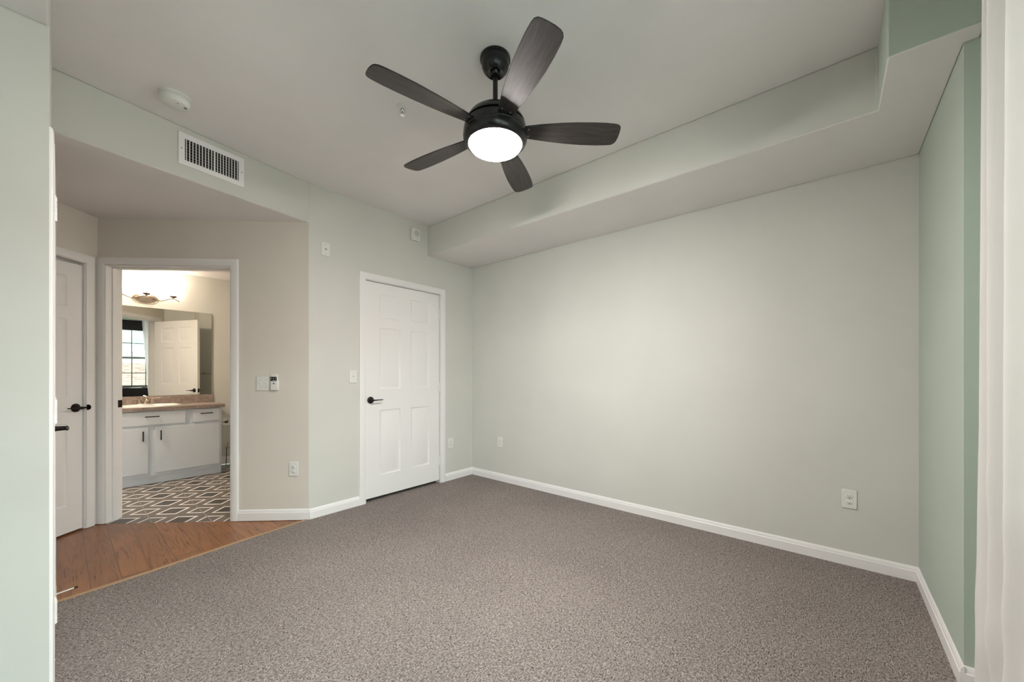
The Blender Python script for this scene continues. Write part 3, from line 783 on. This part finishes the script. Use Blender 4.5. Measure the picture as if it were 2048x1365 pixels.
# ---------------------------------------------------------------- bathroom
VX0, VX1, VY = -0.30, 1.252, 5.63
t = thing('bathroom_vanity', 'white bathroom vanity cabinet with flat doors and black bar pulls', 'cabinet', (0, 0, 0))
m = MB()
m.box(VX0, VX0 + 0.018, VY + 0.018, YM - .002, 0.085, 0.793); m.box(VX1 - 0.018, VX1, VY + 0.018, YM - .002, 0.085, 0.793)
m.box(VX0, VX1, VY + 0.018, YM - .002, 0.085, 0.10)
m.box(VX0, VX1, VY + 0.020, YM - .002, 0.0, 0.085)                    # toe kick, set back a little
m.box(VX0, VX1, VY, VY + 0.018, 0.085, 0.793)                         # face frame
m.build('body', M_CAB, t)
def front(name, xa, xb, za, zb, pull):
    o = MB().box(xa, xb, VY - 0.017, VY, za, zb).build(name, M_CAB, t, bevel=0.002)
    (px, pz, L, vert) = pull
    m = MB()
    if vert: m.box(px - 0.005, px + 0.005, VY - 0.047, VY - 0.037, pz - L / 2, pz + L / 2); m.box(px - 0.004, px + 0.004, VY - 0.040, VY - 0.017, pz - L / 2 + 0.01, pz - L / 2 + 0.018); m.box(px - 0.004, px + 0.004, VY - 0.040, VY - 0.017, pz + L / 2 - 0.018, pz + L / 2 - 0.01)
    else: m.box(px - L / 2, px + L / 2, VY - 0.047, VY - 0.037, pz - 0.005, pz + 0.005); m.box(px - L / 2 + 0.01, px - L / 2 + 0.018, VY - 0.040, VY - 0.017, pz - 0.004, pz + 0.004); m.box(px + L / 2 - 0.018, px + L / 2 - 0.01, VY - 0.040, VY - 0.017, pz - 0.004, pz + 0.004)
    m.build('handle', M_BLACK, o)
front('drawer', 0.36, 0.915, 0.641, 0.783, (0.637, 0.732, 0.115, False))
front('drawer', 0.977, 1.226, 0.640, 0.784, (1.103, 0.735, 0.115, False))
front('drawer', 0.02, 0.30, 0.641, 0.783, (0.16, 0.732, 0.115, False))
front('door', 0.06, 0.606, 0.122, 0.613, (0.566, 0.526, 0.106, True))
front('door', 0.664, 1.227, 0.120, 0.613, (0.707, 0.526, 0.106, True))
front('door', -0.28, 0.02, 0.122, 0.613, (-0.02, 0.526, 0.106, True))
# countertop with an oval cut-out and a backsplash
CT = thing('countertop', 'brown stone-look laminate bathroom countertop on the white vanity', 'countertop', (0, 0, 0))
SC = (0.655, 5.865); SA, SB = 0.245, 0.185
cx0, cx1, cy0, cy1, cz0, cz1 = VX0 - 0.02, 1.280, 5.600, YM - .001, 0.794, 0.832
angs = [2 * PI * k / 72 for k in range(72)] + [math.atan2(y - SC[1], x - SC[0]) % (2 * PI) for x in (cx0, cx1) for y in (cy0, cy1)]
angs = sorted(set(round(a, 6) for a in angs))
def rectpt(a):
    c, s = math.cos(a), math.sin(a); t_ = 1e9
    if c > 1e-9: t_ = min(t_, (cx1 - SC[0]) / c)
    if c < -1e-9: t_ = min(t_, (cx0 - SC[0]) / c)
    if s > 1e-9: t_ = min(t_, (cy1 - SC[1]) / s)
    if s < -1e-9: t_ = min(t_, (cy0 - SC[1]) / s)
    return (SC[0] + c * t_, SC[1] + s * t_)
def ellpt(a):
    c, s = math.cos(a), math.sin(a); r_ = 1 / math.sqrt((c / SA) ** 2 + (s / SB) ** 2); return (SC[0] + c * r_, SC[1] + s * r_)
m = MB(); V4 = []
for a in angs:
    o_, e_ = rectpt(a), ellpt(a)
    V4.append([m.bm.verts.new((*o_, cz1)), m.bm.verts.new((*e_, cz1)), m.bm.verts.new((*e_, cz0)), m.bm.verts.new((*o_, cz0))])
for i in range(len(V4)):
    A, B = V4[i], V4[(i + 1) % len(V4)]
    for k in range(4): m.bm.faces.new((A[k], B[k], B[(k + 1) % 4], A[(k + 1) % 4]))
m.build('worktop', M_LAM, CT)
MB().box(cx0, 1.276, YM - 0.021, YM - .001, cz1, 0.932).build('backsplash', M_LAM, CT, bevel=0.003)
m = MB()
prof = [(1.10, 0.0), (1.10, 0.006), (1.07, 0.012), (1.0, 0.013), (0.95, 0.006), (0.92, -0.01), (0.80, -0.07), (0.55, -0.115), (0.12, -0.13), (0, -0.13)]
m.lathe([(r_, z + cz1) for r_, z in prof], (SC[0], SC[1], 0), 'Z', 64, sx=SA, sy=SB)
o = m.build('bathroom_sink', M_PORC); tag(o, 'white oval drop-in sink in the laminate countertop', 'sink')
t = thing('sink_faucet', 'brushed metal two-handle faucet behind the oval sink', 'faucet', (0.636, 6.063, 0.845))
MB().box(-0.075, 0.075, -0.022, 0.022, -0.012, 0.004).build('base_plate', M_CHROME, t, bevel=0.004)
for s_ in (-1, 1):
    h = MB().lathe([(0.021, 0.004), (0.022, 0.012), (0.017, 0.03), (0.012, 0.05), (0.009, 0.062), (0, 0.064)], (s_ * 0.053, 0, 0), seg=24)
    h.tube([(s_ * 0.053, 0, 0.060), (s_ * 0.075, -0.004, 0.064), (s_ * 0.115, -0.010, 0.067), (s_ * 0.125, -0.011, 0.072)], [0.006, 0.005, 0.004, 0.0035], 12)
    h.build('handle', M_NICKEL, t)
MB().tube([(0, 0, 0.0), (0, -0.004, 0.035), (0, -0.03, 0.058), (0, -0.075, 0.060), (0, -0.105, 0.045)], [0.020, 0.017, 0.014, 0.012, 0.011], 16).build('spout', M_NICKEL, t)
MB().lathe([(0.004, 0.02), (0.004, 0.075), (0.013, 0.078), (0.014, 0.090), (0.006, 0.097), (0, 0.097)], (0, 0.008, 0), seg=16).build('lift_rod', M_CHROME, t)
# mirror
t = thing('wall_mirror', 'large frameless mirror above the vanity backsplash', 'mirror', (0, 0, 0))
MB().box(-0.768, 0.768, -0.0025, 0.0025, 0.936, 1.973).build('glass', M_MIRROR, t, loc=(0.488, YM - 0.0092, 0), rot=(0, 0, -0.008))
for (x, z) in ((0.655, 1.976), (1.258, 1.38), (1.258, 1.52)):
    MB().box(x - 0.008, x + 0.008, YM - 0.011, YM - 0.0005, z - 0.008, z + 0.008).build('clip', M_PLASTIC, t, bevel=0.001)
# vanity light
t = thing('vanity_light', 'curved brass three-shade vanity light above the mirror', 'wall light', (0.640, YM, 2.073))
m = MB().lathe([(1, 0), (1, -0.006), (0.94, -0.012), (0.9, -0.010), (0.5, -0.018), (0, -0.020)], (0, 0, 0), 'Y', 48, sx=0.118, sy=0.058); m.build('back_plate', M_NICKEL, t)
pts = []
for k in range(41):
    x = -0.29 + 0.58 * k / 40
    pts.append((x, -0.085, 0.004 + 0.020 * math.cos(x / 0.235 * 2 * PI) - 0.02 * max(0, abs(x) - 0.24) * 10))
MB().tube(pts, 0.0045, 10).build('arm', M_BRASS, t)
for x in (-0.065, 0.065): MB().tube([(x, -0.012, -0.005), (x, -0.085, 0.008)], 0.005, 10).build('stem', M_BRASS, t)
for x in (-0.235, 0.0, 0.235):
    c_ = MB().lathe([(0.004, 0.022), (0.005, 0.030), (0.016, 0.036), (0.030, 0.044), (0.034, 0.054), (0.033, 0.058), (0, 0.058)], (x, -0.085, 0), seg=24).build('cup', M_BRASS, t)
    MB().lathe([(0.026, 0.058), (0.034, 0.066), (0.044, 0.085), (0.052, 0.115), (0.060, 0.145), (0.072, 0.165), (0.070, 0.166), (0.056, 0.145), (0.046, 0.110), (0.036, 0.080), (0.02, 0.064), (0, 0.064)], (x, -0.085, 0), seg=32).build('shade', M_SHADE, c_)
t = thing('added_fill_light', 'added unseen round lamp filling the bathroom, left of the doorway view', 'added fill light', (-0.2, 5.2, ZH))  # unseen light, added to fill the room so the vanity shades can stay dim
MB().lathe([(0, 0), (0.165, 0), (0.165, -0.012), (0.155, -0.018), (0, -0.018)], seg=40).build('base', M_PLASTIC, t)
MB().lathe([(0.15, -0.018), (0.148, -0.03), (0.12, -0.05), (0.07, -0.062), (0, -0.066)], seg=40).build('lens', M_BATHFILL, t)
# toilet roll
t = thing('toilet_roll_holder', 'chrome toilet paper holder on the side of the vanity', 'toilet paper holder', (VX1, 5.76, 0.618))
MB().lathe([(0.018, 0), (0.018, 0.006), (0.008, 0.010), (0, 0.010)], (0, -0.062, 0), 'X', 20).tube([(0, -0.062, 0), (0.060, -0.062, 0), (0.066, -0.058, 0), (0.068, -0.05, 0), (0.068, 0.062, 0)], 0.0065, 12).build('arm', M_CHROME, t)
m = MB().lathe([(0.020, -0.05), (0.054, -0.05), (0.056, -0.047), (0.056, 0.047), (0.054, 0.05), (0.020, 0.05), (0.020, -0.05)], (0, 0, 0), 'Y', 36)
o = m.build('toilet_roll', M_PAPER, loc=(VX1 + 0.068, 5.765, 0.618 - 0.0125)); tag(o, 'white toilet paper roll hanging on the chrome holder', 'toilet paper')
MB().lathe([(0.0198, -0.0495), (0.0198, 0.0495), (0.0192, 0.0495), (0.0192, -0.0495), (0.0198, -0.0495)], (0, 0, 0), 'Y', 24).build('core', M_CARD, o)
# water supply stop
t = thing('water_supply_valve', 'small metal water supply valve and pipe on the wall beside the vanity', 'water valve', (1.42, YM - 0.001, 0.22))
MB().lathe([(0.022, 0), (0.022, -0.004), (0.008, -0.008), (0.008, -0.045), (0.010, -0.05), (0, -0.05)], (0, 0, 0), 'Y', 20).build('stub', M_NICKEL, t)
MB().lathe([(0.017, -0.05), (0.017, -0.058), (0, -0.058)], (0, 0, 0), 'Y', 16, sx=1, sy=0.6).build('handle', M_NICKEL, t)
MB().tube([(0, -0.038, 0), (0.0, -0.038, 0.03), (0.01, -0.04, 0.07)], 0.006, 10).build('outlet_pipe', M_NICKEL, t)
MB().tube([(-0.01, -0.038, -0.01), (-0.012, -0.038, -0.09), (-0.02, -0.06, -0.2), (-0.03, -0.08, -0.219)], 0.004, 8).build('hose', M_BRONZE, t)
# towel bar on the slanted bathroom wall
bp = Bc + Bw * 0.55; ang = math.atan2(-Bw.y, -Bw.x)
t = thing('towel_bar', 'metal towel bar on the green bathroom wall behind the open door', 'towel bar', (Bc.x + Bw.x * 0.9, Bc.y + Bw.y * 0.9, 1.20), ang)
MB().tube([(-0.30, -0.06, 0), (0.30, -0.06, 0)], 0.008, 14).build('bar', M_NICKEL, t)
for x in (-0.30, 0.30): MB().tube([(x, 0, 0), (x, -0.06, 0)], 0.009, 12).lathe([(0.024, 0), (0.022, -0.006), (0.010, -0.010), (0, -0.010)], (x, 0, 0), 'Y', 20).build('bracket', M_NICKEL, t)

# ---------------------------------------------------------------- outside, seen through the window in the mirror
MB().box(-14, 16, -16, -0.75, -0.5, -0.4).build('ground', M_BOUNCE_GROUND, kind='structure')
MB().box(-14, 16, YW - 0.14, 6.6, 3.0, 9.5).box(-14, XL - .12, YW - 0.14, 0.0, -0.4, 3.0).box(XB + .12, 16, YW - 0.14, 0.0, -0.4, 3.0).build('wall_sky_block', M_SIDING, kind='structure')  # unseen upper storeys and side walls, added to keep sky light off the neighbour house
t = thing('neighbour_house', 'pale sided house with brick base outside the window, seen in the mirror', 'house', (0, -9, -0.4))
MB().box(-6, 8, -0.3, 0, 0, 2.01).build('brick_base', M_BRICK, t)
MB().box(-6, 8, -0.3, -0.02, 2.01, 4.2).build('siding', M_SIDING, t)
wx = 1.90
f_ = MB(); f_.box(wx - 0.32, wx + 0.32, -0.02, 0.04, 2.50, 2.60); f_.box(wx - 0.32, wx + 0.32, -0.02, 0.04, 3.44, 3.55); f_.box(wx - 0.32, wx - 0.22, -0.02, 0.04, 2.6, 3.44); f_.box(wx + 0.22, wx + 0.32, -0.02, 0.04, 2.6, 3.44); f_.box(wx - 0.22, wx + 0.22, -0.02, 0.03, 3.0, 3.05)
wn_ = f_.build('window', M_EXTWHITE, t)
MB().box(wx - 0.22, wx + 0.22, -0.02, 0.005, 2.6, 3.44).build('pane', M_EXTPANE, wn_)
